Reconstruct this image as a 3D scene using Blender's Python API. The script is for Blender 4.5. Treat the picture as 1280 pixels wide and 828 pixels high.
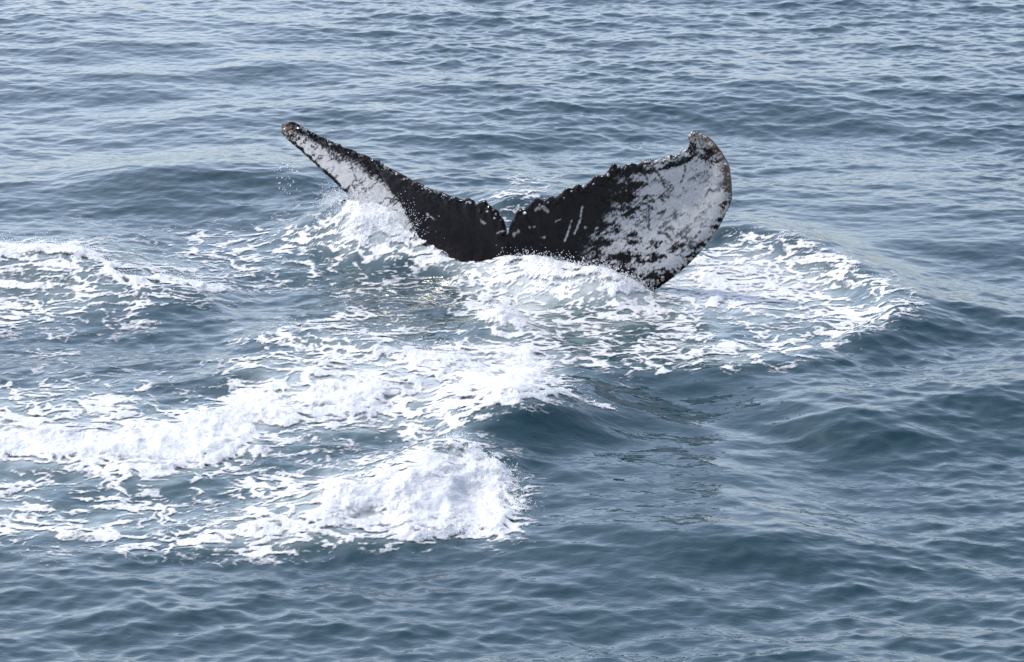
import bpy, bmesh, math, random
import numpy as np
from mathutils import Vector

random.seed(7)
RNG = np.random.default_rng(11)
F32 = np.float32
for o in list(bpy.data.objects):
    bpy.data.objects.remove(o, do_unlink=True)
scene = bpy.context.scene
COL = scene.collection

# ------------------------------------------------------------------ camera
CAM_H = 9.4                      # deck of a whale-watching boat
PITCH = math.radians(16.0)       # looking down at the sea
FPX = 4703.0                     # focal length in pixels of a 1280 px wide picture
cam = bpy.data.cameras.new('camera')
cam.sensor_width = 36.0
cam.lens = 36.0 * FPX / 1280.0
cam.clip_start = 0.5
cam.clip_end = 40000.0
cam_o = bpy.data.objects.new('camera', cam)
COL.objects.link(cam_o)
cam_o.location = (0, 0, CAM_H)
cam_o.rotation_euler = (math.radians(90) - PITCH, 0, 0)
scene.camera = cam_o

# ------------------------------------------------------------------ sky, sun, exposure
SUN_EL = math.radians(52)
SUN_AZ = math.radians(-55)       # from straight ahead, towards the left
world = bpy.data.worlds.new('World')
scene.world = world
world.use_nodes = True
nt = world.node_tree
bg = nt.nodes['Background']
sky = nt.nodes.new('ShaderNodeTexSky')
sky.sky_type = 'NISHITA'
sky.sun_disc = False
sky.sun_elevation = SUN_EL
sky.sun_rotation = SUN_AZ
sky.altitude = 0
sky.air_density = 1.0
sky.dust_density = 1.6
sky.ozone_density = 1.5
hz = nt.nodes.new('ShaderNodeHueSaturation')     # milky summer haze over the whole sky
hz.inputs['Saturation'].default_value = 0.58
nt.links.new(sky.outputs[0], hz.inputs['Color'])
tint = nt.nodes.new('ShaderNodeMix'); tint.data_type = 'RGBA'; tint.blend_type = 'MULTIPLY'
tint.inputs['Factor'].default_value = 1.0
tint.inputs['B'].default_value = (.95, 1.0, 1.11, 1)     # cool haze
nt.links.new(hz.outputs[0], tint.inputs['A'])
nt.links.new(tint.outputs['Result'], bg.inputs[0])
bg.inputs[1].default_value = 0.15

sun = bpy.data.lights.new('sun', 'SUN')
sun.energy = 2.1
sun.angle = math.radians(0.6)
sun.color = (1.0, 0.95, 0.88)
sun_o = bpy.data.objects.new('sun', sun)
COL.objects.link(sun_o)
sdir = Vector((math.sin(SUN_AZ) * math.cos(SUN_EL), math.cos(SUN_AZ) * math.cos(SUN_EL), math.sin(SUN_EL)))
sun_o.rotation_euler = sdir.to_track_quat('Z', 'Y').to_euler()
sun_o.location = (0, 30, 30)

scene.view_settings.view_transform = 'Standard'
scene.view_settings.look = 'None'
scene.view_settings.exposure = 1.0
scene.view_settings.gamma = 1.0
scene.view_settings.use_curve_mapping = False

# ------------------------------------------------------------------ helpers
CP, SP = math.cos(PITCH), math.sin(PITCH)

def at_z(px, py, z):
    """sea-level-like plane at height z seen at photo position px, py"""
    a = (px - 640.0) / FPX
    b = (414.0 - py) / FPX
    dx, dy, dz = a, CP + b * SP, -SP + b * CP
    t = (z - CAM_H) / dz
    return dx * t, dy * t

def at_y(px, py, Y):
    a = (px - 640.0) / FPX
    b = (414.0 - py) / FPX
    dx, dy, dz = a, CP + b * SP, -SP + b * CP
    t = Y / dy
    return dx * t, Y + 0 * t, CAM_H + dz * t

def project(x, y, z):
    zz = z - CAM_H
    depth = y * CP - zz * SP
    up = y * SP + zz * CP
    return 640.0 + FPX * x / depth, 414.0 - FPX * up / depth

def smooth(a, b, x):
    t = np.clip((x - a) / (b - a), 0, 1)
    return t * t * (3 - 2 * t)

_perm = np.random.default_rng(5).permutation(4096).astype(np.int32)
_ang = np.random.default_rng(6).random(4096) * 2 * np.pi
_gx, _gy = np.cos(_ang).astype(F32), np.sin(_ang).astype(F32)

def perlin(x, y, seed=0):
    """2D gradient noise, about -1..1"""
    x = np.asarray(x, F32) + F32(seed * 17.37)
    y = np.asarray(y, F32) + F32(seed * 9.71)
    xi, yi = np.floor(x), np.floor(y)
    fx, fy = x - xi, y - yi
    xi, yi = xi.astype(np.int32), yi.astype(np.int32)
    def g(ix, iy, dx, dy):
        h = _perm[(_perm[ix & 4095] + iy) & 4095]
        return _gx[h] * dx + _gy[h] * dy
    u = fx * fx * fx * (fx * (fx * 6 - 15) + 10)
    v = fy * fy * fy * (fy * (fy * 6 - 15) + 10)
    a = g(xi, yi, fx, fy)
    b = g(xi + 1, yi, fx - 1, fy)
    c = g(xi, yi + 1, fx, fy - 1)
    d = g(xi + 1, yi + 1, fx - 1, fy - 1)
    a += u * (b - a)
    c += u * (d - c)
    return (a + v * (c - a)) * F32(1.45)

def fbm(x, y, octs=4, seed=0, gain=0.5, lac=2.03):
    s, amp, tot = 0, 1.0, 0
    for i in range(octs):
        s = s + amp * perlin(x, y, seed + i * 3)
        tot += amp
        amp *= gain
        x, y = x * lac, y * lac
    return s / tot

def billow(x, y, octs=4, seed=0, gain=0.55):
    s, amp, tot = 0, 1.0, 0
    for i in range(octs):
        s = s + amp * np.abs(perlin(x, y, seed + i * 3))
        tot += amp
        amp *= gain
        x, y = x * 2.1 + 0.3, y * 2.1 - 0.2
    return 1.0 - 2.2 * s / tot          # puffy tops, creased valleys

def mesh_from(name, co, faces, attrs=None, smooth_shade=True):
    """co (n,3), faces (m,4) or (m,3)"""
    me = bpy.data.meshes.new(name)
    n, (m, k) = len(co), faces.shape
    me.vertices.add(n)
    me.vertices.foreach_set('co', np.ascontiguousarray(co, F32).ravel())
    me.loops.add(m * k)
    me.loops.foreach_set('vertex_index', np.ascontiguousarray(faces, np.int32).ravel())
    me.polygons.add(m)
    me.polygons.foreach_set('loop_start', (np.arange(m) * k).astype(np.int32))
    me.polygons.foreach_set('loop_total', np.full(m, k, np.int32))
    me.polygons.foreach_set('use_smooth', np.full(m, smooth_shade, bool))
    me.update(calc_edges=True)
    for an, av in (attrs or {}).items():
        at = me.attributes.new(an, 'FLOAT', 'POINT')
        at.data.foreach_set('value', np.ascontiguousarray(av, F32))
    return me

def link(name, me, mat, parent=None, label=None, cat=None, group=None, kind=None):
    o = bpy.data.objects.new(name, me)
    COL.objects.link(o)
    if me is not None and mat is not None:
        me.materials.append(mat)
    if parent is not None:
        o.parent = parent
    for key, val in (('label', label), ('category', cat), ('group', group), ('kind', kind)):
        if val:
            o[key] = val
    return o

def grid_faces(nx, ny):
    i = np.arange(nx - 1)[None, :] + np.arange(ny - 1)[:, None] * nx
    return np.stack([i, i + 1, i + 1 + nx, i + nx], -1).reshape(-1, 4)

# ------------------------------------------------------------------ foam map: how much of the sea is white, 0..9, cells of 32 x 16
FOAM_TOP = 224
FOAM = [
 # x 0-320    320-640    640-960    960-1280
 "0000000000 0000000000 3300000000 0000000000",
 "0000000000 0005881034 4400000000 0000000000",
 "0000000000 0118999424 2000000000 0000000000",
 "0011110012 2348999963 0000000011 1000000000",
 "0111112344 5557789987 2000000043 3100000000",
 "9998122454 4556667789 7200000577 4410000000",
 "6666732335 2343324567 8753200866 5563000000",
 "5544675434 3442433267 7888724766 6665300000",
 "6655545543 3213322477 6678867888 7755530000",
 "4566555411 0103212358 5456664888 6575451000",
 "7654342110 0015531159 7555665435 6576530000",
 "4322331001 3454332129 5545545434 3566400000",
 "1321110003 3566664446 5545556544 4552000000",
 "1231101013 4665788888 9544456655 6520000000",
 "0121121134 6787778888 9845565542 4100000000",
 "2322212224 7778767898 9812210000 0000000000",
 "6543542224 8789987889 9711000000 0000000000",
 "5556642369 9899867877 5410000000 0000000000",
 "8766765799 9878777561 0000000000 0000000000",
 "8887789999 7566564410 0000000000 0000000000",
 "9999999998 4544323650 0000000000 0000000000",
 "9999999987 4432257893 0000000000 0000000000",
 "4445788873 1234578899 1000000000 0000000000",
 "4544642334 6467789999 6000000000 0000000000",
 "7435542356 4789999999 4000000000 0000000000",
 "5655456323 3789999999 4000000000 0000000000",
 "4655555556 8888789999 3000000000 0000000000",
 "6566644678 8777788889 3000000000 0000000000",
 "2333455655 7666653232 0000000000 0000000000",
 "1121122123 5410000000 0000000000 0000000000",
 "0000000000 0000000000 0000000000 0000000000",
]
FMAP = np.array([[int(c) for c in r.replace(' ', '')] for r in FOAM], F32) / 9.0

def sample_map(M, px, py):
    h, w = M.shape
    u = np.clip(px / 32.0 - 0.5, 0, w - 1.001)
    v = np.clip((py - FOAM_TOP) / 16.0 - 0.5, -1.5, h + 0.5)
    out = ((v > -1) & (v < h))
    v = np.clip(v, 0, h - 1.001)
    i, j = u.astype(int), v.astype(int)
    fu, fv = u - i, v - j
    r = (M[j, i] * (1 - fu) + M[j, i + 1] * fu) * (1 - fv) + (M[j + 1, i] * (1 - fu) + M[j + 1, i + 1] * fu) * fv
    return r * out

def blur(M, n):
    for _ in range(n):
        P = np.pad(M, 1, mode='edge')
        M = (P[1:-1, 1:-1] * 2 + P[:-2, 1:-1] + P[2:, 1:-1] + P[1:-1, :-2] + P[1:-1, 2:]) / 6
    return M
AMAP = blur(FMAP, 2)

# ------------------------------------------------------------------ the sea surface
WAVES = []
wr = np.random.default_rng(23)
for lo, hi, slope, n, spread in ((5.0, 10.0, .020, 14, 22), (2.4, 5.0, .026, 22, 26), (1.2, 2.4, .036, 34, 32),
                                 (.6, 1.2, .056, 44, 36), (.3, .6, .074, 52, 46), (.15, .3, .088, 56, 54), (.09, .15, .068, 56, 60)):
    band = []
    for i in range(n):
        lam = lo * (hi / lo) ** ((i + wr.random()) / n)
        th = math.radians(-97 + wr.normal() * spread)
        k = 2 * math.pi / lam
        band.append((k * math.cos(th), k * math.sin(th), slope * math.sqrt(2.0 / n) / k * (0.6 + 0.8 * wr.random()), wr.random() * 6.283))
    WAVES.append((lo, hi, band))

# crests and mounds: photo positions of the crest line, heights, widths (towards viewer / outside, away / inside)
RIDGES = [
 ([(-60, 304), (60, 308), (112, 318), (150, 345), (240, 355), (310, 372)], [.34, .32, .30, .20, .14, 0], .55, .8),
 ([(280, 428), (350, 408), (420, 415), (480, 430), (545, 442)], [0, .15, .18, .13, 0], .32, .4),
 ([(470, 545), (560, 520), (610, 506), (655, 496), (705, 488), (750, 480)], [0, .16, .32, .38, .28, .02], .55, 1.4),
 ([(180, 668), (300, 650), (400, 625), (490, 592), (562, 553), (612, 580), (640, 610)], [.02, .09, .16, .24, .31, .20, .06], .62, .48),
 ([(905, 283), (960, 290), (1040, 320), (1095, 349), (1127, 380), (1085, 412), (1000, 442), (900, 459), (800, 466), (715, 470)],
  [.14, .16, .18, .20, .22, .18, .13, .10, .10, .12], .26, .55),
 ([(400, 268), (436, 243), (485, 250), (535, 270), (600, 296)], [.10, .48, .50, .40, .26], .48, .5),
 ([(630, 318), (700, 331), (770, 341), (815, 362)], [.22, .24, .24, .05], .26, .35),
 ([(60, 236), (180, 218), (290, 208), (390, 212), (480, 232)], [0, .13, .16, .13, 0], .6, 1.0),
 ([(990, 560), (1060, 520), (1150, 500), (1290, 475), (1500, 450)], [0, .15, .13, .17, .15], .75, 1.3),
 ([(1110, 402), (1180, 381), (1240, 390), (1330, 412)], [0, .11, .10, .05], .35, .8),
 ([(560, 665), (700, 648), (850, 640), (960, 640), (1090, 650)], [0, .10, .13, .12, 0], 1.1, 2.0),
 ([(575, 400), (625, 388), (665, 398)], [.05, .16, .05], .35, .4),
 ([(200, 492), (330, 470), (450, 478), (540, 470)], [.02, .10, .12, .08], .6, .7),
 ([(-40, 530), (80, 528), (200, 535), (300, 545)], [.08, .08, .07, .04], .7, .9),
 ([(590, 262), (650, 246), (720, 250)], [.05, .16, .05], .4, .5),
]
RW = []
def catmull(P, n):
    Q = np.vstack([2 * P[0] - P[1], P, 2 * P[-1] - P[-2]])
    out = []
    for i in range(1, len(Q) - 2):
        for f in np.arange(n) / n:
            out.append(.5 * (2 * Q[i] + (Q[i + 1] - Q[i - 1]) * f + (2 * Q[i - 1] - 5 * Q[i] + 4 * Q[i + 1] - Q[i + 2]) * f * f
                             + (3 * Q[i] - Q[i - 1] - 3 * Q[i + 1] + Q[i + 2]) * f ** 3))
    out.append(P[-1])
    return np.array(out)
for pts, hs, wf, wb in RIDGES:
    P = np.array([at_z(p[0], p[1], h) + (h,) for p, h in zip(pts, hs)])
    P = catmull(P, 6)
    RW.append((P[:, :2], np.maximum(P[:, 2], 0), wf, wb))

def ridge_height(x, y):
    H = np.zeros_like(x)
    for P, hs, wf, wb in RW:
        m = (x > P[:, 0].min() - 3) & (x < P[:, 0].max() + 3) & (y > P[:, 1].min() - 3 * max(wf, wb)) & (y < P[:, 1].max() + 3 * max(wf, wb))
        if not m.any():
            continue
        xx, yy = x[m], y[m]
        best = np.full(xx.shape, 1e9, F32)
        bh = np.zeros_like(xx)
        bs = np.zeros_like(xx)
        for k in range(len(P) - 1):
            ax, ay = P[k]
            bx, by = P[k + 1]
            ex, ey = bx - ax, by - ay
            L2 = ex * ex + ey * ey
            t = np.clip(((xx - ax) * ex + (yy - ay) * ey) / L2, 0, 1)
            qx, qy = xx - ax - t * ex, yy - ay - t * ey
            d = qx * qx + qy * qy
            c = d < best
            best = np.where(c, d, best)
            bh = np.where(c, hs[k] + (hs[k + 1] - hs[k]) * t, bh)
            bs = np.where(c, (ex * (yy - ay) - ey * (xx - ax)) / math.sqrt(L2), bs)
        d = np.sqrt(best)
        # left-to-right crest lines: viewer's side has a negative cross product
        w = wf + (wb - wf) * smooth(-.25, .25, bs / (d + .25) * np.minimum(d / .12, 1))
        h = bh * np.exp(-(d / w) ** 1.8)
        H[m] = np.sqrt(H[m] ** 2 + h ** 2) if False else np.maximum(H[m], h) + .35 * np.minimum(H[m], h)
    return H

RG_X0, RG_Y0, RG_S = -9.0, 18.0, .06
_rx = np.arange(RG_X0, 9.0, RG_S); _ry = np.arange(RG_Y0, 48.0, RG_S)
_RX, _RY = np.meshgrid(_rx, _ry)
RGRID = ridge_height(_RX.ravel().astype(F32), _RY.ravel().astype(F32)).reshape(_RX.shape)
for _ in range(3):
    _p = np.pad(RGRID, 1, mode='edge')
    RGRID = (4 * _p[1:-1, 1:-1] + _p[:-2, 1:-1] + _p[2:, 1:-1] + _p[1:-1, :-2] + _p[1:-1, 2:]) / 8

def ridge_smooth(x, y):
    """cubic B-spline over the ridge grid: rounds off every crease"""
    h, w = RGRID.shape
    u = np.clip((x - RG_X0) / RG_S, 1, w - 3.001); v = np.clip((y - RG_Y0) / RG_S, 1, h - 3.001)
    i, j = u.astype(int), v.astype(int)
    fu, fv = (u - i).astype(F32), (v - j).astype(F32)
    def wts(f):
        return ((1 - f) ** 3 / 6, (3 * f ** 3 - 6 * f ** 2 + 4) / 6, (-3 * f ** 3 + 3 * f ** 2 + 3 * f + 1) / 6, f ** 3 / 6)
    wu, wv = wts(fu), wts(fv)
    out = np.zeros_like(x)
    for b_ in range(4):
        row = 0
        for a_ in range(4):
            row = row + wu[a_] * RGRID[j + b_ - 1, i + a_ - 1]
        out += wv[b_] * row
    return out


def sea(x, y, spacing=None):
    x = x.astype(F32); y = y.astype(F32)
    X, Y, Z = x.copy(), y.copy(), np.zeros_like(x)
    core = (np.abs(x) < 12) & (y > 15) & (y < 65)
    gust = np.ones_like(x)
    gust[core] = 0.95 + 0.75 * fbm(x[core] * .16, y[core] * .11, 3, 40)
    # slick water round the animal's reflection and behind the ring
    for (px, py, rx, ry, k) in ((120, 170, 3.6, 8.0, .45), (60, 740, 1.5, 2.0, .3), (1080, 300, 2.0, 2.2, .55), (930, 640, 1.8, 2.2, .35)):
        cx, cy = at_z(px, py, 0)
        gust *= 1 - k * np.exp(-((x - cx) / rx) ** 2 - ((y - cy) / ry) ** 2)
    sx, sy = at_z(840, 535, 0)
    calm = np.exp(-((x - sx) / 1.3) ** 2 - ((y - sy) / 2.8) ** 2)
    for lo, hi, band in WAVES:
        att = np.ones_like(x) if spacing is None else smooth(1.6, 3.5, lo / spacing)
        if hi < 1.5:
            att = att * gust
        att = att * (1 - (.82 if hi < .35 else .30 if hi < .7 else .40 if hi < 3 else 0) * calm)
        idx = np.nonzero(att > 1e-3)[0]
        if len(idx) == 0:
            continue
        xs, ys, at_ = x[idx], y[idx], att[idx]
        zx = np.zeros_like(xs); zy = np.zeros_like(xs); zz = np.zeros_like(xs)
        for kx, ky, a, ph in band:
            p = xs * F32(kx) + ys * F32(ky) + F32(ph)
            k = math.hypot(kx, ky)
            s = np.sin(p)
            zz += F32(a) * np.cos(p)
            zx -= F32(a * kx / k * 1.05) * s
            zy -= F32(a * ky / k * 1.05) * s
        X[idx] += zx * at_; Y[idx] += zy * at_; Z[idx] += zz * at_
    c = np.nonzero(core)[0]
    R = ridge_smooth(x[c], y[c])
    px, py = project(x[c], y[c], R)
    fo = sample_map(AMAP, px, py)
    churn = smooth(.1, .6, fo)
    Z[c] = Z[c] * (1 - .25 * churn) + R
    Z[c] += churn * (.030 * fbm(x[c] * 2.2, y[c] * 2.0, 3, 60) + .035 * np.abs(perlin(x[c] * 1.3, y[c] * 1.1, 71)))
    return X, Y, Z

def axis(core, far, step0):
    a = [core[-1]]
    st = step0
    while a[-1] < far:
        st *= 1.16
        a.append(a[-1] + st)
    b = [core[0]]
    st = step0
    while b[-1] > -far:
        st *= 1.16
        b.append(b[-1] - st)
    return np.array(b[:0:-1] + list(core) + a[1:])

gx = axis(np.arange(-7.2, 7.2, .019), 6000, .019)
gy = axis(np.arange(23.2, 51.0, .028), 6000, .028)
SX, SY = np.meshgrid(gx, gy)
DX, DY = np.meshgrid(np.gradient(gx), np.gradient(gy))
spc = np.maximum(DX, DY * .7).ravel().astype(F32)
wx, wy, wz = sea(SX.ravel(), SY.ravel(), spc)
incore = (np.abs(wx) < 9) & (wy > 20) & (wy < 55)
aer = np.zeros_like(wx)
ppx, ppy = project(wx[incore], wy[incore], wz[incore])
a0 = sample_map(AMAP, ppx, ppy)
a0 = a0 + .30 * np.exp(-((ppx - 900) / 90) ** 2 - ((ppy - 350) / 35) ** 2) + .2 * np.exp(-((ppx - 640) / 90) ** 2 - ((ppy - 375) / 35) ** 2)
aer[incore] = np.clip(smooth(.12, 1.0, a0 + .30 * fbm(wx[incore] * 1.5, wy[incore] * 1.2, 5, 80, .6)), 0, 1)

# materials ---------------------------------------------------------
def new_mat(name):
    m = bpy.data.materials.new(name)
    m.use_nodes = True
    return m, m.node_tree, m.node_tree.nodes['Principled BSDF']

def node(t, kind, **kw):
    n = t.nodes.new(kind)
    for k, v in kw.items():
        setattr(n, k, v)
    return n

def noise(t, scale, detail=3.0, rough=.55, coord=None, dist=0.0):
    n = node(t, 'ShaderNodeTexNoise')
    n.inputs['Scale'].default_value = scale
    n.inputs['Detail'].default_value = detail
    n.inputs['Roughness'].default_value = rough
    n.inputs['Distortion'].default_value = dist
    if coord is not None:
        t.links.new(coord, n.inputs['Vector'])
    return n

M_WATER, t, b = new_mat('sea_water')
tc = node(t, 'ShaderNodeTexCoord')
mp = node(t, 'ShaderNodeMapping')
mp.inputs['Scale'].default_value = (.75, 1.3, 1.0)
t.links.new(tc.outputs['Object'], mp.inputs[0])
at = node(t, 'ShaderNodeAttribute', attribute_name='aeration')
mx = node(t, 'ShaderNodeValToRGB')
mx.color_ramp.elements[0].color = (.0045, .025, .033, 1)
mx.color_ramp.elements[1].color = (.36, .385, .385, 1)
e_ = mx.color_ramp.elements.new(.35); e_.color = (.026, .054, .062, 1)
e_ = mx.color_ramp.elements.new(.7); e_.color = (.12, .155, .158, 1)
t.links.new(at.outputs['Fac'], mx.inputs['Fac'])
t.links.new(mx.outputs[0], b.inputs['Base Color'])
b.inputs['Roughness'].default_value = .02
b.inputs['IOR'].default_value = 1.333
n1 = noise(t, 9.0, 2.0, .5, mp.outputs[0], .8)
n2 = noise(t, 22.0, 2.0, .5, mp.outputs[0], .3)
bp1 = node(t, 'ShaderNodeBump'); bp1.inputs['Strength'].default_value = .5; bp1.inputs['Distance'].default_value = .010
bp2 = node(t, 'ShaderNodeBump'); bp2.inputs['Strength'].default_value = .4; bp2.inputs['Distance'].default_value = .0015
t.links.new(n1.outputs['Fac'], bp1.inputs['Height'])
t.links.new(n2.outputs['Fac'], bp2.inputs['Height'])
t.links.new(bp1.outputs[0], bp2.inputs['Normal'])
t.links.new(bp2.outputs[0], b.inputs['Normal'])

me = mesh_from('sea_water', np.stack([wx, wy, wz], -1), grid_faces(len(gx), len(gy)), {'aeration': aer})
link('sea_water', me, M_WATER, label='rippled grey blue sea water filling the whole view', kind='structure')

# ------------------------------------------------------------------ foam
M_FOAM, t, b = new_mat('sea_foam')
tc = node(t, 'ShaderNodeTexCoord')
at = node(t, 'ShaderNodeAttribute', attribute_name='cover')
b.inputs['Base Color'].default_value = (.50, .505, .51, 1)
b.inputs['Roughness'].default_value = .45
b.inputs['Subsurface Weight'].default_value = 0.0
n1 = noise(t, 38.0, 4.0, .6, tc.outputs['Object'])
bp = node(t, 'ShaderNodeBump'); bp.inputs['Strength'].default_value = .7; bp.inputs['Distance'].default_value = .012
n4 = noise(t, 11.0, 4.0, .6, tc.outputs['Object'], .8)
bp0 = node(t, 'ShaderNodeBump'); bp0.inputs['Strength'].default_value = .8; bp0.inputs['Distance'].default_value = .024
t.links.new(n4.outputs['Fac'], bp0.inputs['Height'])
t.links.new(bp0.outputs[0], bp.inputs['Normal'])
t.links.new(n1.outputs['Fac'], bp.inputs['Height'])
t.links.new(bp.outputs[0], b.inputs['Normal'])
n3 = noise(t, 30.0, 3.0, .6, tc.outputs['Object'])
ma = node(t, 'ShaderNodeMath', operation='MULTIPLY_ADD'); ma.inputs[1].default_value = .7; ma.inputs[2].default_value = -.35
t.links.new(n3.outputs['Fac'], ma.inputs[0])
ad = node(t, 'ShaderNodeMath', operation='ADD')
t.links.new(at.outputs['Fac'], ad.inputs[0]); t.links.new(ma.outputs[0], ad.inputs[1])
mr = node(t, 'ShaderNodeMapRange', interpolation_type='SMOOTHSTEP')
mr.inputs['From Min'].default_value = .08; mr.inputs['From Max'].default_value = .72; mr.inputs['To Max'].default_value = .97
t.links.new(ad.outputs[0], mr.inputs['Value'])
t.links.new(mr.outputs[0], b.inputs['Alpha'])

STROKES = [   # sharp white lips: photo positions, half height, strength
 ([(-20, 309), (60, 312), (105, 319), (128, 324), (140, 342), (152, 347), (205, 348), (250, 358)], 6, .85),
 ([(560, 528), (605, 508), (650, 497), (700, 491), (712, 488)], 5, .9),
 ([(700, 491), (745, 505)], 2.5, .7), ([(750, 507), (766, 511)], 2.5, .7),
 ([(940, 292), (1000, 303), (1060, 325), (1098, 352), (1128, 378), (1133, 388)], 5, .45),
 ([(1100, 395), (1060, 418), (1000, 442), (930, 458), (820, 466)], 3.5, .5),
 ([(560, 296), (600, 304), (640, 318), (700, 333), (760, 340), (800, 352)], 10, .8),
 ([(425, 250), (470, 262), (530, 282), (600, 300)], 9, .6),
 ([(600, 395), (640, 390)], 9, .7),
 ([(560, 552), (600, 575), (640, 605), (632, 618), (648, 636), (610, 660), (520, 672)], 6, .75),
 ([(330, 412), (400, 412), (460, 426), (520, 440), (600, 436)], 5, .35),
]
def stroke_dens(px, py):
    D = np.zeros_like(px)
    for pts, hw, k in STROKES:
        for (ax, ay), (bx, by) in zip(pts[:-1], pts[1:]):
            m = (px > min(ax, bx) - 4 * hw) & (px < max(ax, bx) + 4 * hw) & (py > min(ay, by) - 3 * hw) & (py < max(ay, by) + 3 * hw)
            if not m.any():
                continue
            ex, ey = bx - ax, by - ay
            qx, qy = px[m] - ax, py[m] - ay
            tt = np.clip((qx * ex + qy * ey) / (ex * ex + ey * ey), 0, 1)
            d2 = ((qx - tt * ex) / 1.5) ** 2 + (qy - tt * ey) ** 2
            D[m] = np.maximum(D[m], k * np.exp(-d2 / hw ** 2))
    return D

fx = np.arange(-5.6, 4.6, .0115)
fy = np.arange(25.6, 40.8, .021)
FX, FY = np.meshgrid(fx, fy)
nxf, nyf = len(fx), len(fy)
X, Y, Z = sea(FX.ravel(), FY.ravel())
px, py = project(X, Y, Z)
wobx = 15 * fbm(X * 2.2, Y * 1.8, 4, 101)
woby = 8 * fbm(X * 2.2, Y * 1.8, 4, 111)
D = sample_map(FMAP, px + wobx, py + woby)
S = stroke_dens(px + wobx * .7, py + woby * .7)
D = np.clip(np.maximum(D, S + D * .3), 0, 1)
# lacy pattern: warped ridged noise (threads and cells) mixed with clumps
YS = Y + 1.9 * Z                                 # runs with the slope, so the lace is not drawn out on steep faces
qx = X * 1.0 + .30 * fbm(X * 1.7, Y * 1.7, 3, 121)
qy = YS * 1.25 + .30 * fbm(X * 1.7 + 5, Y * 1.7, 3, 131)
thread = 1 - np.abs(perlin(qx * 3.6, qy * 3.6, 141)) * 2.0
thread2 = 1 - np.abs(perlin(qx * 8.5, qy * 8.5, 151)) * 2.0
clump = fbm(qx * 2.6, qy * 2.6, 5, 161, .62)
fine = fbm(X * 17, YS * 15, 3, 171, .6)
pat = .36 * thread + .40 * thread2 + .70 * clump + .34 * fine
# spread the pattern evenly over 0..1 by rank
smp = np.sort(pat[::97])
rank = np.interp(pat, smp, np.linspace(0, 1, len(smp))).astype(F32)
nearz = np.exp(-((px - 545) / 120) ** 2 - ((py - 620) / 60) ** 2)
D = np.clip(D - nearz * .33 * np.maximum(fbm(X * 3.1, YS * 2.6, 4, 401) - .02, 0), 0, 1)
cover = (rank - (1 - D ** 1.05)) * 1.15 + .24
cover = np.maximum(cover, smooth(.78, 1.0, D) * .62)
cover = np.where(D < .04, -1, cover)
cover = np.clip(cover, 0, 1)
thick = smooth(.55, 1.0, D)
def box(A, n):
    for ax in (0, 1):
        c = np.cumsum(np.pad(A, [(n + 1, n) if k == ax else (0, 0) for k in (0, 1)], mode='edge'), axis=ax, dtype=np.float64)
        A = (np.take(c, range(2 * n + 1, c.shape[ax]), ax) - np.take(c, range(0, c.shape[ax] - 2 * n - 1), ax)) / (2 * n + 1)
    return A
soft = box(box(cover.reshape(nyf, nxf), 5), 4).ravel()
thick = thick * smooth(.30, .80, soft)
lift = .026 * billow(X * 2.4, YS * 1.7, 4, 181) + (.012 - .005 * nearz) * billow(X * 8, YS * 6, 3, 191) + nearz * .07 * billow(X * 1.5, YS * 1.2, 3, 195, .4) + .012
Z = Z + .004 + .006 * cover + thick * np.maximum(lift, 0)
Z += cover * .005 * fine
foam_xyz = np.stack([X, Y, Z], -1)
fpx, fpy = px, py
faces = grid_faces(nxf, nyf)
keep = cover[faces].max(1) > .16
faces = faces[keep]
fcx, fcy = fpx[faces].mean(1), fpy[faces].mean(1)
fd = D[faces].mean(1)

def inpoly(x, y, poly):
    r = np.zeros(len(x), bool)
    n = len(poly)
    for i in range(n):
        x1, y1 = poly[i]; x2, y2 = poly[(i + 1) % n]
        c = ((y1 > y) != (y2 > y)) & (x < (x2 - x1) * (y - y1) / (y2 - y1 + 1e-9) + x1)
        r ^= c
    return r

ZONES = [
 ('breaking_crest', 'tall white breaking crest spilling down in front of the dark green trough', 'wave',
  [(230, 705), (300, 640), (420, 598), (530, 545), (575, 535), (690, 590), (690, 690), (500, 705)]),
 ('foam_bank', 'broad white foam bank ending in a curled lip above the dark green trough', 'wave',
  [(170, 575), (180, 520), (330, 455), (520, 425), (640, 428), (730, 450), (790, 520), (640, 520), (530, 542), (420, 570)]),
 ('foam_ridge', 'curled white ridge of foam with lacy face at the edge of the churned patch', 'wave',
  [(-60, 420), (-60, 295), (110, 300), (160, 335), (260, 345), (310, 375), (200, 410)]),
 ('splash', 'white splash thrown up around the half sunk fluke with the raised tip', 'splash',
  [(395, 340), (395, 215), (540, 215), (640, 290), (600, 330), (500, 335)]),
 ('splash', 'white water tumbling along the foot of the broad mottled fluke', 'splash',
  [(600, 335), (625, 300), (740, 315), (835, 350), (820, 372), (700, 365)]),
 ('foam_ring', 'lacy white foam patch inside the curved ripple beside the broad mottled fluke', 'foam',
  [(835, 350), (880, 270), (980, 270), (1180, 360), (1160, 420), (1000, 470), (700, 490), (690, 440), (820, 380)]),
]
owner = np.full(len(faces), -1)
for zi, zd in enumerate(ZONES):
    m = inpoly(fcx, fcy, zd[3]) & (owner < 0)
    owner[m] = zi

def sub_mesh(name, fsel):
    used, inv = np.unique(fsel.ravel(), return_inverse=True)
    return mesh_from(name, foam_xyz[used], inv.reshape(fsel.shape), {'cover': cover[used]})

link('sea_foam', sub_mesh('sea_foam', faces[owner < 0]), M_FOAM, label='thin lacy white foam streaks drifting on the churned water', kind='stuff')
for zi, (nm, lab, cat, _) in enumerate(ZONES):
    link(nm, sub_mesh(nm, faces[owner == zi]), M_FOAM, label=lab, cat=cat)
foam_d, foam_cover, foam_s = D, cover, S

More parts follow.
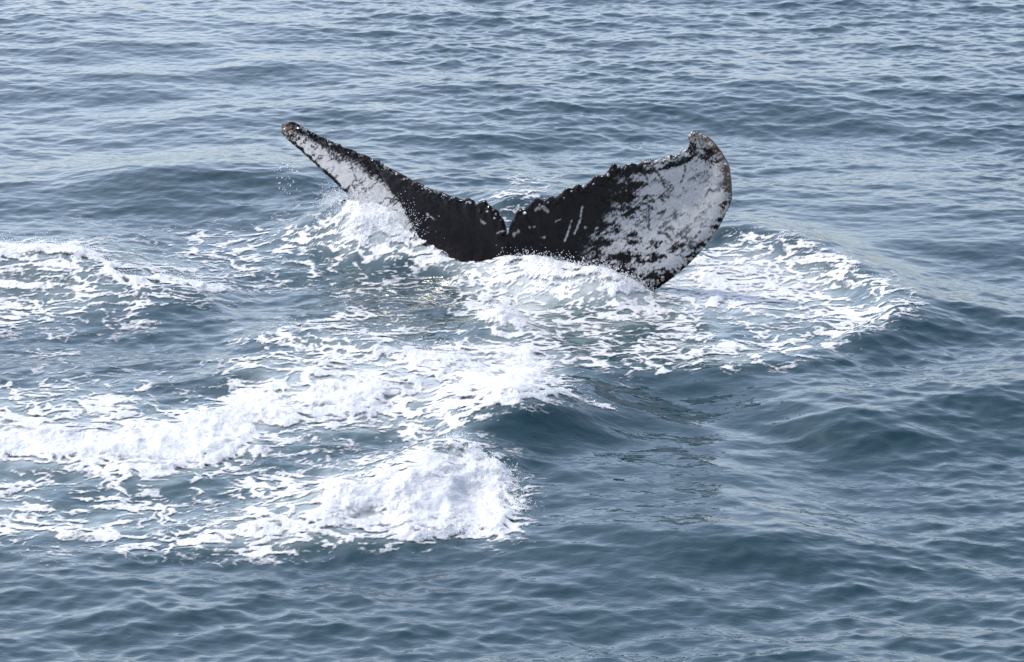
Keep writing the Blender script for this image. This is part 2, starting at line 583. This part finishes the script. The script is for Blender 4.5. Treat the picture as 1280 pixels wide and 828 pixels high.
# ------------------------------------------------------------------ the whale's tail
ST = [((353, 156), (352, 166)), ((366, 153), (360, 175)), ((385, 163), (376, 189)), ((420, 180), (402, 213)), ((460, 196), (430, 239)),
      ((500, 217), (468, 276)), ((540, 237), (503, 312)), ((573, 248), (538, 348)), ((595, 258), (570, 385)), ((614, 265), (595, 430)),
      ((628, 276), (615, 470)), ((634, 291), (640, 500)), ((641, 276), (665, 500)), ((663, 259), (692, 465)), ((698, 248), (727, 428)),
      ((734, 230), (762, 398)), ((764, 216), (792, 377)), ((800, 205), (824, 359)), ((834, 199), (852, 338)), ((852, 193), (881, 308)),
      ((860, 186), (903, 275)), ((862, 177), (914, 245)), ((861, 170), (912, 215)), ((867, 166), (898, 187)), ((876, 167), (884, 172))]
ST = np.array(ST, float)                       # n,2,2
ns = len(ST)
def cubic(P, t):
    """monotone-ish cubic through rows of P at parameter t in 0..n-1"""
    n = len(P)
    d = np.diff(P, axis=0)
    m = np.zeros_like(P)
    m[1:-1] = np.where(d[:-1] * d[1:] > 0, 2 * d[:-1] * d[1:] / (d[:-1] + d[1:] + 1e-12), 0)
    m[0], m[-1] = d[0], d[-1]
    i = np.clip(t.astype(int), 0, n - 2)
    f = (t - i)[:, None]
    return (P[i] * (2 * f**3 - 3 * f**2 + 1) + m[i] * (f**3 - 2 * f**2 + f) + P[i + 1] * (-2 * f**3 + 3 * f**2) + m[i + 1] * (f**3 - f**2))

# stations spread evenly along the trailing edge
tt = np.linspace(0, ns - 1, 4000)
Tm = cubic(ST[:, 0], tt)
arc = np.concatenate([[0], np.cumsum(np.hypot(*np.diff(Tm, axis=0).T) + .25)])
NS, NU = 820, 150
tpar = np.interp(np.linspace(0, arc[-1], NS), arc, tt)
T = cubic(ST[:, 0], tpar)
L = cubic(ST[:, 1], tpar)
al = np.interp(tpar, tt, arc)
# knobbly, notched trailing edge
jag = 2.2 * fbm(al * .055, al * 0 + 3, 2, 201, .6) + 3.4 * np.maximum(np.abs(perlin(al * .045, al * 0 + 7, 211)) - .15, 0)
jag += 1.0 * np.abs(perlin(al * .13, al * 0 + 2, 214))
for bx, hh, ww in ((604, 10, 8), (588, 5, 6), (621, 5, 8), (648, 5, 6), (671, 8, 8), (690, 4, 5), (709, 8, 7), (722, 5, 6), (745, 4, 6), (768, 10, 6), (784, 4, 7), (812, 3, 6), (838, 3, 5), (852, 4, 4)):
    jag += hh * np.exp(-((T[:, 0] - bx) / ww) ** 2) * .8
jag *= 1.25 * smooth(0, 60, al) * smooth(0, 25, arc[-1] - al) * np.where(T[:, 0] < 540, .55, 1.0)
cd = T - L
cl = np.hypot(cd[:, 0], cd[:, 1])
jag = np.convolve(np.pad(jag, 3, mode='edge'), np.ones(7) / 7, 'valid')
jv = cd / cl[:, None] * np.minimum(jag, cl * .2)[:, None]
jl = 1.3 * fbm(al * .05, al * 0 + 30, 3, 221) * smooth(0, 30, al) * smooth(0, 30, arc[-1] - al)
L = L - cd / cl[:, None] * jl[:, None]

uu = (1 - np.cos(np.linspace(0, 1, NU) * np.pi)) / 2 * .55 + np.linspace(0, 1, NU) * .45
jf = np.exp(-((uu[None, :] * cl[:, None]) / 16) ** 2)
PX = T[:, None, 0] + (L - T)[:, None, 0] * uu[None, :] + jv[:, None, 0] * jf
PY = T[:, None, 1] + (L - T)[:, None, 1] * uu[None, :] + jv[:, None, 1] * jf
Y0 = at_z(690, 338, .08)[1]
hgt = (345 - PY) * .0077
yo = np.where(PX > 635, -.0026 * (PX - 635), -.0036 * (PX - 635))
lean = np.interp(PX, [350, 480, 600, 700, 900], [.75, .7, .45, .30, .22])
YM = Y0 + yo + lean * hgt
# cupped blades
YM += .10 * np.sin(np.pi * uu)[None, :] * np.minimum(cl / 150, 1)[:, None]
WX, WY, WZ = at_y(PX, PY, YM)
mid = np.stack([WX, WY + 0 * WX, WZ], -1)
du = np.gradient(mid, axis=1); ds = np.gradient(mid, axis=0)
nrm = np.cross(du, ds)
nrm /= np.linalg.norm(nrm, axis=-1, keepdims=True) + 1e-9
sgn = np.sign((nrm * (np.array([0, 0, CAM_H]) - mid)).sum(-1))
nrm *= np.sign(np.median(sgn))
U = uu[None, :]
prof = np.minimum(1, (1 - np.abs(2 * U - 1) ** 3.0)) ** .55
chm = np.minimum(cl * .0077, 1.3)[:, None]
th = (.012 + .055 * chm * prof * (.55 + .6 * U))
th = np.where((U <= 0) | (U >= 1), 0, np.maximum(th, 0)) * np.where(prof > 0, 1, 0)
th = np.where(U * (1 - U) > 0, .010 * np.minimum(1, 60 * U * (1 - U)) + .075 * chm * prof * (.5 + .7 * U), 0)
stock = np.exp(-((PX - 640) / 55) ** 2) * smooth(.2, 1.0, U) * .34
th = th + stock * np.sqrt(np.clip(1 - U ** 12, 0, 1))
# lumpy hide
lump = .006 * fbm(PX * .05, PY * .05, 3, 231) + .0012 * fbm(PX * .2, PY * .2, 2, 241)
edge_l = np.exp(-(U * cl[:, None] / 14) ** 2)
lump = lump + edge_l * .016 * fbm(PX * .11, PY * .11, 2, 251)
fr = mid + nrm * (th + lump * np.minimum(1, 40 * U * (1 - U)))[..., None]
bk = mid - nrm * (th - lump * np.minimum(1, 40 * U * (1 - U)))[..., None]

# white underside pattern, in the blade's own coordinates
X_, Y_ = PX, PY
def u01(v, k=.33):
    smp = np.sort(v.ravel()[::37])
    return np.interp(v, smp, np.linspace(0, 1, len(smp)))
brush = u01(fbm(X_ * .035 + Y_ * .02, Y_ * .06 - X_ * .01, 5, 301, .68))
fleck = u01(fbm(X_ * .22, Y_ * .22, 3, 311, .6))
diag = u01(fbm((X_ - Y_ * .6) * .035, (Y_ + X_ * .8) * .20, 4, 321, .65))
dl = np.hypot(PX - L[:, None, 0], PY - L[:, None, 1])
dt = np.hypot(PX - T[:, None, 0], PY - T[:, None, 1])
xb = np.interp(Y_, [170, 200, 215, 240, 262, 280, 298, 330, 360], [830, 792, 776, 775, 770, 756, 738, 731, 734])
pr = smooth(-26, 70, X_ - xb)
pr *= 1 - .56 * smooth(280, 318, Y_) * smooth(885, 810, X_ + (Y_ - 330) * .2)
pr *= 1 - .38 * np.exp(-((X_ - 800) / 34) ** 2 - ((Y_ - 245) / 30) ** 2)
pr *= 1 - .40 * smooth(22, 4, dt)
pr *= 1 - .75 * smooth(11, 3, dl) * (.4 + .9 * fleck)
pr *= .90
pr *= 1 - .55 * smooth(222, 190, Y_) * smooth(868, 885, X_)
pr = np.where(X_ > 640, pr, 0)
grit = u01(fbm((X_ - Y_ * .4) * .5, (Y_ + X_ * .5) * .28, 2, 351))
nr = u01(.48 * brush + .16 * fleck + .22 * diag + .14 * grit)
WR = smooth(-.24, .26, pr * 1.0 - nr * .94 - .03)
WR *= smooth(.01, .16, pr)
# the other blade: streaks run down the chord
al2 = np.broadcast_to(al[:, None], PX.shape)
wa = al2 + U * 30 + 9 * fbm(al2 * .03, U * 2, 3, 361)
stre = u01(.55 * fbm(wa * .045, U * 1.6 + 0 * al2, 3, 331, .6) + .45 * fbm(wa * .15, U * 2.6 + 0 * al2, 3, 335, .6) + .25 * fbm(al2 * .05, U * 7, 3, 338))
fl2 = u01(fbm(al2 * .3, U * 12, 3, 341))
pl = smooth(.02, .55, U + (stre - .5) * .5)
lim = np.interp(X_, [350, 372, 385, 470, 505, 525, 560, 600], [.05, .5, .95, 1.0, .9, .55, .1, 0])
lim2 = smooth(0, 1, np.clip((U - np.interp(X_, [480, 520, 560], [.1, .55, 1.05])) * 6, 0, 1))
pl *= lim * np.where(X_ > 480, lim2, 1)
pl *= 1 - .85 * smooth(4.5, 1.5, dl) * smooth(440, 425, X_)
WL = smooth(-.16, .22, pl * .84 - .02 - .92 * u01(.75 * stre + .25 * fl2))
WL = np.where(X_ <= 640, WL, 0) * smooth(.03, .22, pl)
white = np.maximum(WR, WL)
def scratch(pts, w, val):
    global white
    for (ax, ay), (bx, by) in zip(pts[:-1], pts[1:]):
        ex, ey = bx - ax, by - ay
        q = np.clip(((X_ - ax) * ex + (Y_ - ay) * ey) / (ex * ex + ey * ey), 0, 1)
        d = np.hypot(X_ - ax - q * ex, Y_ - ay - q * ey) + 1.8 * (fleck - .45)
        k = smooth(w, w * .3, d) * .8
        white = white * (1 - k) + val * k
for pts, w, v in (([(709, 301), (713, 288), (716, 275)], 1.5, .9), ([(721, 291), (727, 276), (730, 257)], 1.6, .9), ([(678, 297), (684, 296)], 1.2, .8),
                  ([(733, 284), (735, 284.5)], 2.0, .85), ([(748, 285), (750, 285)], 2.0, .85), ([(664, 284), (672, 284)], 1.0, .7), ([(697, 276), (702, 274)], 1, .7),
                  ([(672, 262), (680, 258), (686, 264)], 2.6, .65), ([(643, 294), (650, 289)], 2.6, .7), ([(536, 268), (547, 276)], 1.5, .8),
                  ([(604, 276), (611, 280)], 1.6, .7), ([(625, 292), (631, 289)], 1.8, .6),
                  ([(816, 206), (826, 218), (833, 232)], 2.0, .03), ([(806, 212), (812, 226)], 2.4, .03), ([(814, 260), (815, 287)], 2.0, .03),
                  ([(828, 291), (838, 294), (845, 303)], 2.8, .03), ([(866, 306), (880, 291)], 1.8, .03), ([(838, 316), (850, 309), (858, 308)], 1.3, .1),
                  ([(856, 196), (858, 212), (854, 226)], 1.8, .05), ([(889, 238), (897, 240)], 2.4, .1), ([(886, 246), (891, 236)], 1.8, .1),
                  ([(497, 251), (502, 244)], 2.4, .05), ([(484, 250), (500, 250)], 1.8, .05), ([(440, 205), (447, 228)], 1.6, .1), ([(455, 205), (466, 225)], 1.6, .1),
                  ([(404, 178), (412, 188), (416, 200)], 2.2, .05), ([(470, 205), (488, 234)], 1.4, .1)):
    scratch(pts, w, v)
# circular old scars in the mottled part
sr = np.random.default_rng(77)
for _ in range(9):
    cx, cy, rr = 745 + sr.random() * 90, 292 + sr.random() * 55, 2.5 + sr.random() * 4
    ringd = np.abs(np.hypot(X_ - cx, (Y_ - cy) * 1.1) - rr)
    k = smooth(1.5, .4, ringd) * .45
    white = white * (1 - k) + (.85 if sr.random() < .6 else .05) * k
rust = np.maximum(np.exp(-((X_ - 356) / 9) ** 2 - ((Y_ - 163) / 9) ** 2),
                  smooth(16, 2, dl) * smooth(270, 215, Y_) * smooth(850, 870, X_) * .8)
rust = np.clip(rust * (.5 + fleck), 0, 1)

co = np.concatenate([fr.reshape(-1, 3), bk.reshape(-1, 3)])
gf = grid_faces(NU, NS)
nfr = NS * NU
edges = []
def strip(a, bb):
    return np.stack([a[:-1], a[1:], bb[1:], bb[:-1]], -1)
idx = np.arange(nfr).reshape(NS, NU)
side = np.concatenate([strip(idx[:, 0], idx[:, 0] + nfr), strip(idx[:, -1] + nfr, idx[:, -1]),
                       strip(idx[0, :] + nfr, idx[0, :]), strip(idx[-1, :], idx[-1, :] + nfr)])
fcs = np.concatenate([gf[:, ::-1], gf + nfr, side[:, ::-1]])
wme = mesh_from('tail_flukes', co, fcs, {'white': np.concatenate([white.ravel(), white.ravel() * 0]),
                                         'rust': np.concatenate([rust.ravel(), rust.ravel()])})
bmw = bmesh.new(); bmw.from_mesh(wme)
bmesh.ops.remove_doubles(bmw, verts=bmw.verts, dist=.0004)
bmesh.ops.recalc_face_normals(bmw, faces=bmw.faces)
bmw.to_mesh(wme); bmw.free()

M_SKIN, t, b = new_mat('wet_whale_skin')
tc = node(t, 'ShaderNodeTexCoord')
aw = node(t, 'ShaderNodeAttribute', attribute_name='white')
ar = node(t, 'ShaderNodeAttribute', attribute_name='rust')
n1 = noise(t, 9.0, 5.0, .65, tc.outputs['Object'])
n2 = noise(t, 55.0, 3.0, .6, tc.outputs['Object'])
cr = node(t, 'ShaderNodeValToRGB')
cr.color_ramp.elements[0].position = .35; cr.color_ramp.elements[0].color = (.0022, .0016, .0016, 1)
cr.color_ramp.elements[1].position = .75; cr.color_ramp.elements[1].color = (.0075, .005, .0045, 1)
t.links.new(n1.outputs['Fac'], cr.inputs['Fac'])
cw = node(t, 'ShaderNodeValToRGB')
cw.color_ramp.elements[0].position = .3; cw.color_ramp.elements[0].color = (.31, .305, .295, 1)
cw.color_ramp.elements[1].position = .7; cw.color_ramp.elements[1].color = (.45, .44, .425, 1)
t.links.new(n2.outputs['Fac'], cw.inputs['Fac'])
m1 = node(t, 'ShaderNodeMix', data_type='RGBA')
t.links.new(aw.outputs['Fac'], m1.inputs['Factor']); t.links.new(cr.outputs[0], m1.inputs['A']); t.links.new(cw.outputs[0], m1.inputs['B'])
m2 = node(t, 'ShaderNodeMix', data_type='RGBA')
m2.inputs['B'].default_value = (.22, .15, .10, 1)
rr_ = node(t, 'ShaderNodeMath', operation='MULTIPLY'); t.links.new(ar.outputs['Fac'], rr_.inputs[0]); t.links.new(n2.outputs['Fac'], rr_.inputs[1])
t.links.new(rr_.outputs[0], m2.inputs['Factor']); t.links.new(m1.outputs['Result'], m2.inputs['A'])
t.links.new(m2.outputs['Result'], b.inputs['Base Color'])
b.inputs['Roughness'].default_value = .14
b.inputs['Specular IOR Level'].default_value = .12
bp = node(t, 'ShaderNodeBump'); bp.inputs['Strength'].default_value = .3; bp.inputs['Distance'].default_value = .003
t.links.new(n2.outputs['Fac'], bp.inputs['Height'])
t.links.new(bp.outputs[0], b.inputs['Normal'])

base = Vector((float(mid[NS // 2, NU - 1, 0]), float(Y0), 0.0))
whale = bpy.data.objects.new('humpback_whale', None)
COL.objects.link(whale)
whale.location = base
whale['label'] = 'diving whale with black and white mottled tail flukes raised above the foam'
whale['category'] = 'whale'
wme.transform(__import__('mathutils').Matrix.Translation(-base))
link('tail_flukes', wme, M_SKIN, whale)

# barnacles crusted on the two tips
M_BARN, t, b = new_mat('barnacle_crust')
tc = node(t, 'ShaderNodeTexCoord')
n1 = noise(t, 26.0, 3.0, .6, tc.outputs['Object'])
cr = node(t, 'ShaderNodeValToRGB')
cr.color_ramp.elements[0].position = .36; cr.color_ramp.elements[0].color = (.07, .045, .03, 1)
cr.color_ramp.elements[1].position = .68; cr.color_ramp.elements[1].color = (.48, .42, .36, 1)
t.links.new(n1.outputs['Fac'], cr.inputs['Fac']); t.links.new(cr.outputs[0], b.inputs['Base Color'])
b.inputs['Roughness'].default_value = .4
M_GLINT, t, b = new_mat('painted_glint_nodules')  # pale colour paints wet glints onto small bumps of the trailing edge
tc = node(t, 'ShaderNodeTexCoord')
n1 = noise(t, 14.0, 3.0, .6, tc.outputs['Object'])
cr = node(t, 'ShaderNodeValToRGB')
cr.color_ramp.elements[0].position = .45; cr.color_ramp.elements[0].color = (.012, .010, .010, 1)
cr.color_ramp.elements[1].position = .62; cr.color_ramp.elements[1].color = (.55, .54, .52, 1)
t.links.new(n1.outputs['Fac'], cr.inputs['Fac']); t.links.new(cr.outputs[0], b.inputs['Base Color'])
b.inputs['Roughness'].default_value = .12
def barnacles(sel, count, seed):
    r = np.random.default_rng(seed)
    P = fr[sel]; N = nrm[sel]
    V, Fc = [], []
    for i in r.choice(len(P), count, replace=False):
        p, n = Vector(P[i]) - base, Vector(N[i])
        n = (n + Vector((r.normal() * .25, r.normal() * .25, r.normal() * .25))).normalized()
        a = n.orthogonal().normalized(); c = n.cross(a)
        rad = .006 + .011 * r.random(); h = rad * (.7 + .6 * r.random())
        k0 = len(V)
        for (rk, hk) in ((1.0, -.3), (.72, 1.0), (.40, .95), (.22, .35)):
            for q in range(7):
                an = q / 7 * 2 * math.pi
                w = rad * rk * (1 + .18 * r.normal())
                V.append(p + a * math.cos(an) * w + c * math.sin(an) * w + n * h * hk)
        for ring in range(3):
            for q in range(7):
                q2 = (q + 1) % 7
                Fc.append((k0 + ring * 7 + q, k0 + ring * 7 + q2, k0 + ring * 7 + 7 + q2, k0 + ring * 7 + 7 + q))
    return mesh_from('barnacle_crust', np.array([tuple(v) for v in V]), np.array(Fc), smooth_shade=False)
tipR = (X_ > 858) & (Y_ < 252) & (U > 0.02) & ((dl < 15) | (Y_ < 186))
tipL = (X_ < 372) & (U > .02) & (U < .98)
ledge = (X_ > 820) & (Y_ >= 245) & (dl < 7) & (U < .98)
link('barnacle_crust', barnacles(tipR, 95, 1), M_BARN, whale, kind='stuff')
link('barnacle_crust', barnacles(tipL, 36, 2), M_BARN, whale, kind='stuff')
link('barnacle_crust', barnacles(ledge, 14, 3), M_BARN, whale, kind='stuff')
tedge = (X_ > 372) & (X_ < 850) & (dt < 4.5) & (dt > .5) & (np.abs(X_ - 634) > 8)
link('edge_glint_nodules', barnacles(tedge, 120, 4), M_GLINT, whale, kind='stuff')  # bumps scattered along the trailing edge to read as glints

# ------------------------------------------------------------------ droplets and spray
M_DROP, t, b = new_mat('spray_drops')
b.inputs['Base Color'].default_value = (.85, .87, .88, 1)
b.inputs['Roughness'].default_value = .12
OV = np.array([(1, 0, 0), (-1, 0, 0), (0, 1, 0), (0, -1, 0), (0, 0, 1), (0, 0, -1)], F32)
OF = np.array([(0, 2, 4), (2, 1, 4), (1, 3, 4), (3, 0, 4), (2, 0, 5), (1, 2, 5), (3, 1, 5), (0, 3, 5)])
def drops(name, C, R, label, kind='stuff'):
    n = len(C)
    sc = R[:, None, None] * (1 + .35 * RNG.normal(size=(n, 6, 1)).clip(-1.5, 1.5))
    V = C[:, None, :] + OV[None] * sc
    Fc = OF[None] + (np.arange(n) * 6)[:, None, None]
    return link(name, mesh_from(name, V.reshape(-1, 3), Fc.reshape(-1, 3), smooth_shade=True), M_DROP, label=label, kind=kind)

def pick(weight, n):
    w = np.maximum(weight, 0).astype(np.float64)
    return RNG.choice(len(w), n, p=w / w.sum())
fringe = smooth(.05, .3, foam_cover) * smooth(1.0, .5, foam_cover)
# spray off the tumbling crests
lipw = (foam_s + .02 * (foam_d > .6)) * (foam_cover > .1)
i = pick(lipw, 5000)
C = foam_xyz[i] + np.stack([RNG.normal(0, .025, 5000), RNG.normal(0, .03, 5000), np.abs(RNG.exponential(.022, 5000)) - .004], -1)
Rr = RNG.uniform(.0025, .0062, 5000)
inD = inpoly(fpx, fpy, [(480, 690), (520, 560), (560, 540), (600, 560), (665, 600), (665, 660), (600, 680)]) & (foam_cover > .15)
j = pick(inD.astype(float) * (.02 + foam_s) * smooth(1.0, .4, foam_cover), 1400)
C2 = foam_xyz[j] + np.stack([RNG.normal(.02, .04, 1400), RNG.normal(0, .04, 1400), RNG.exponential(.03, 1400)], -1)
inF = inpoly(fpx, fpy, [(400, 292), (412, 232), (480, 240), (530, 275), (540, 300), (470, 300)]) & (foam_cover > .1)
j2 = pick(inF.astype(float), 12000)
C3 = foam_xyz[j2] + np.stack([RNG.normal(-.02, .06, 12000), RNG.normal(0, .06, 12000), RNG.exponential(.04, 12000)], -1)
inG = inpoly(fpx, fpy, [(620, 345), (630, 310), (730, 322), (830, 350), (810, 372), (700, 360)]) & (foam_cover > .1)
j3 = pick(inG.astype(float), 3500)
C4 = foam_xyz[j3] + np.stack([RNG.normal(0, .04, 3500), RNG.normal(0, .04, 3500), RNG.exponential(.022, 3500)], -1)
drops('spray', C, Rr, 'fine white drops flicked off the foam edges')
drops('spray', C2, RNG.uniform(.002, .0052, 1400), 'drops thrown off the tall breaking crest before the green trough')
drops('spray', C3, RNG.uniform(.002, .0055, 12000), 'spray of drops leaping beside the sunk edge of the narrow fluke')
drops('spray', C4, RNG.uniform(.002, .0052, 3500), 'spray of drops along the foot of the broad mottled fluke')
# drips off the raised tip
n = 55
dpx = 360 + RNG.normal(0, 9, n); dpy = 195 + RNG.random(n) ** .8 * 48
yt = float(mid[5, 75, 1])
C = np.stack(at_y(dpx, dpy, np.full(n, yt) - RNG.random(n) * .3), -1)
drops('falling_drops', C, RNG.uniform(.003, .0085, n), 'scattered drops falling from the raised tip of the narrow fluke')
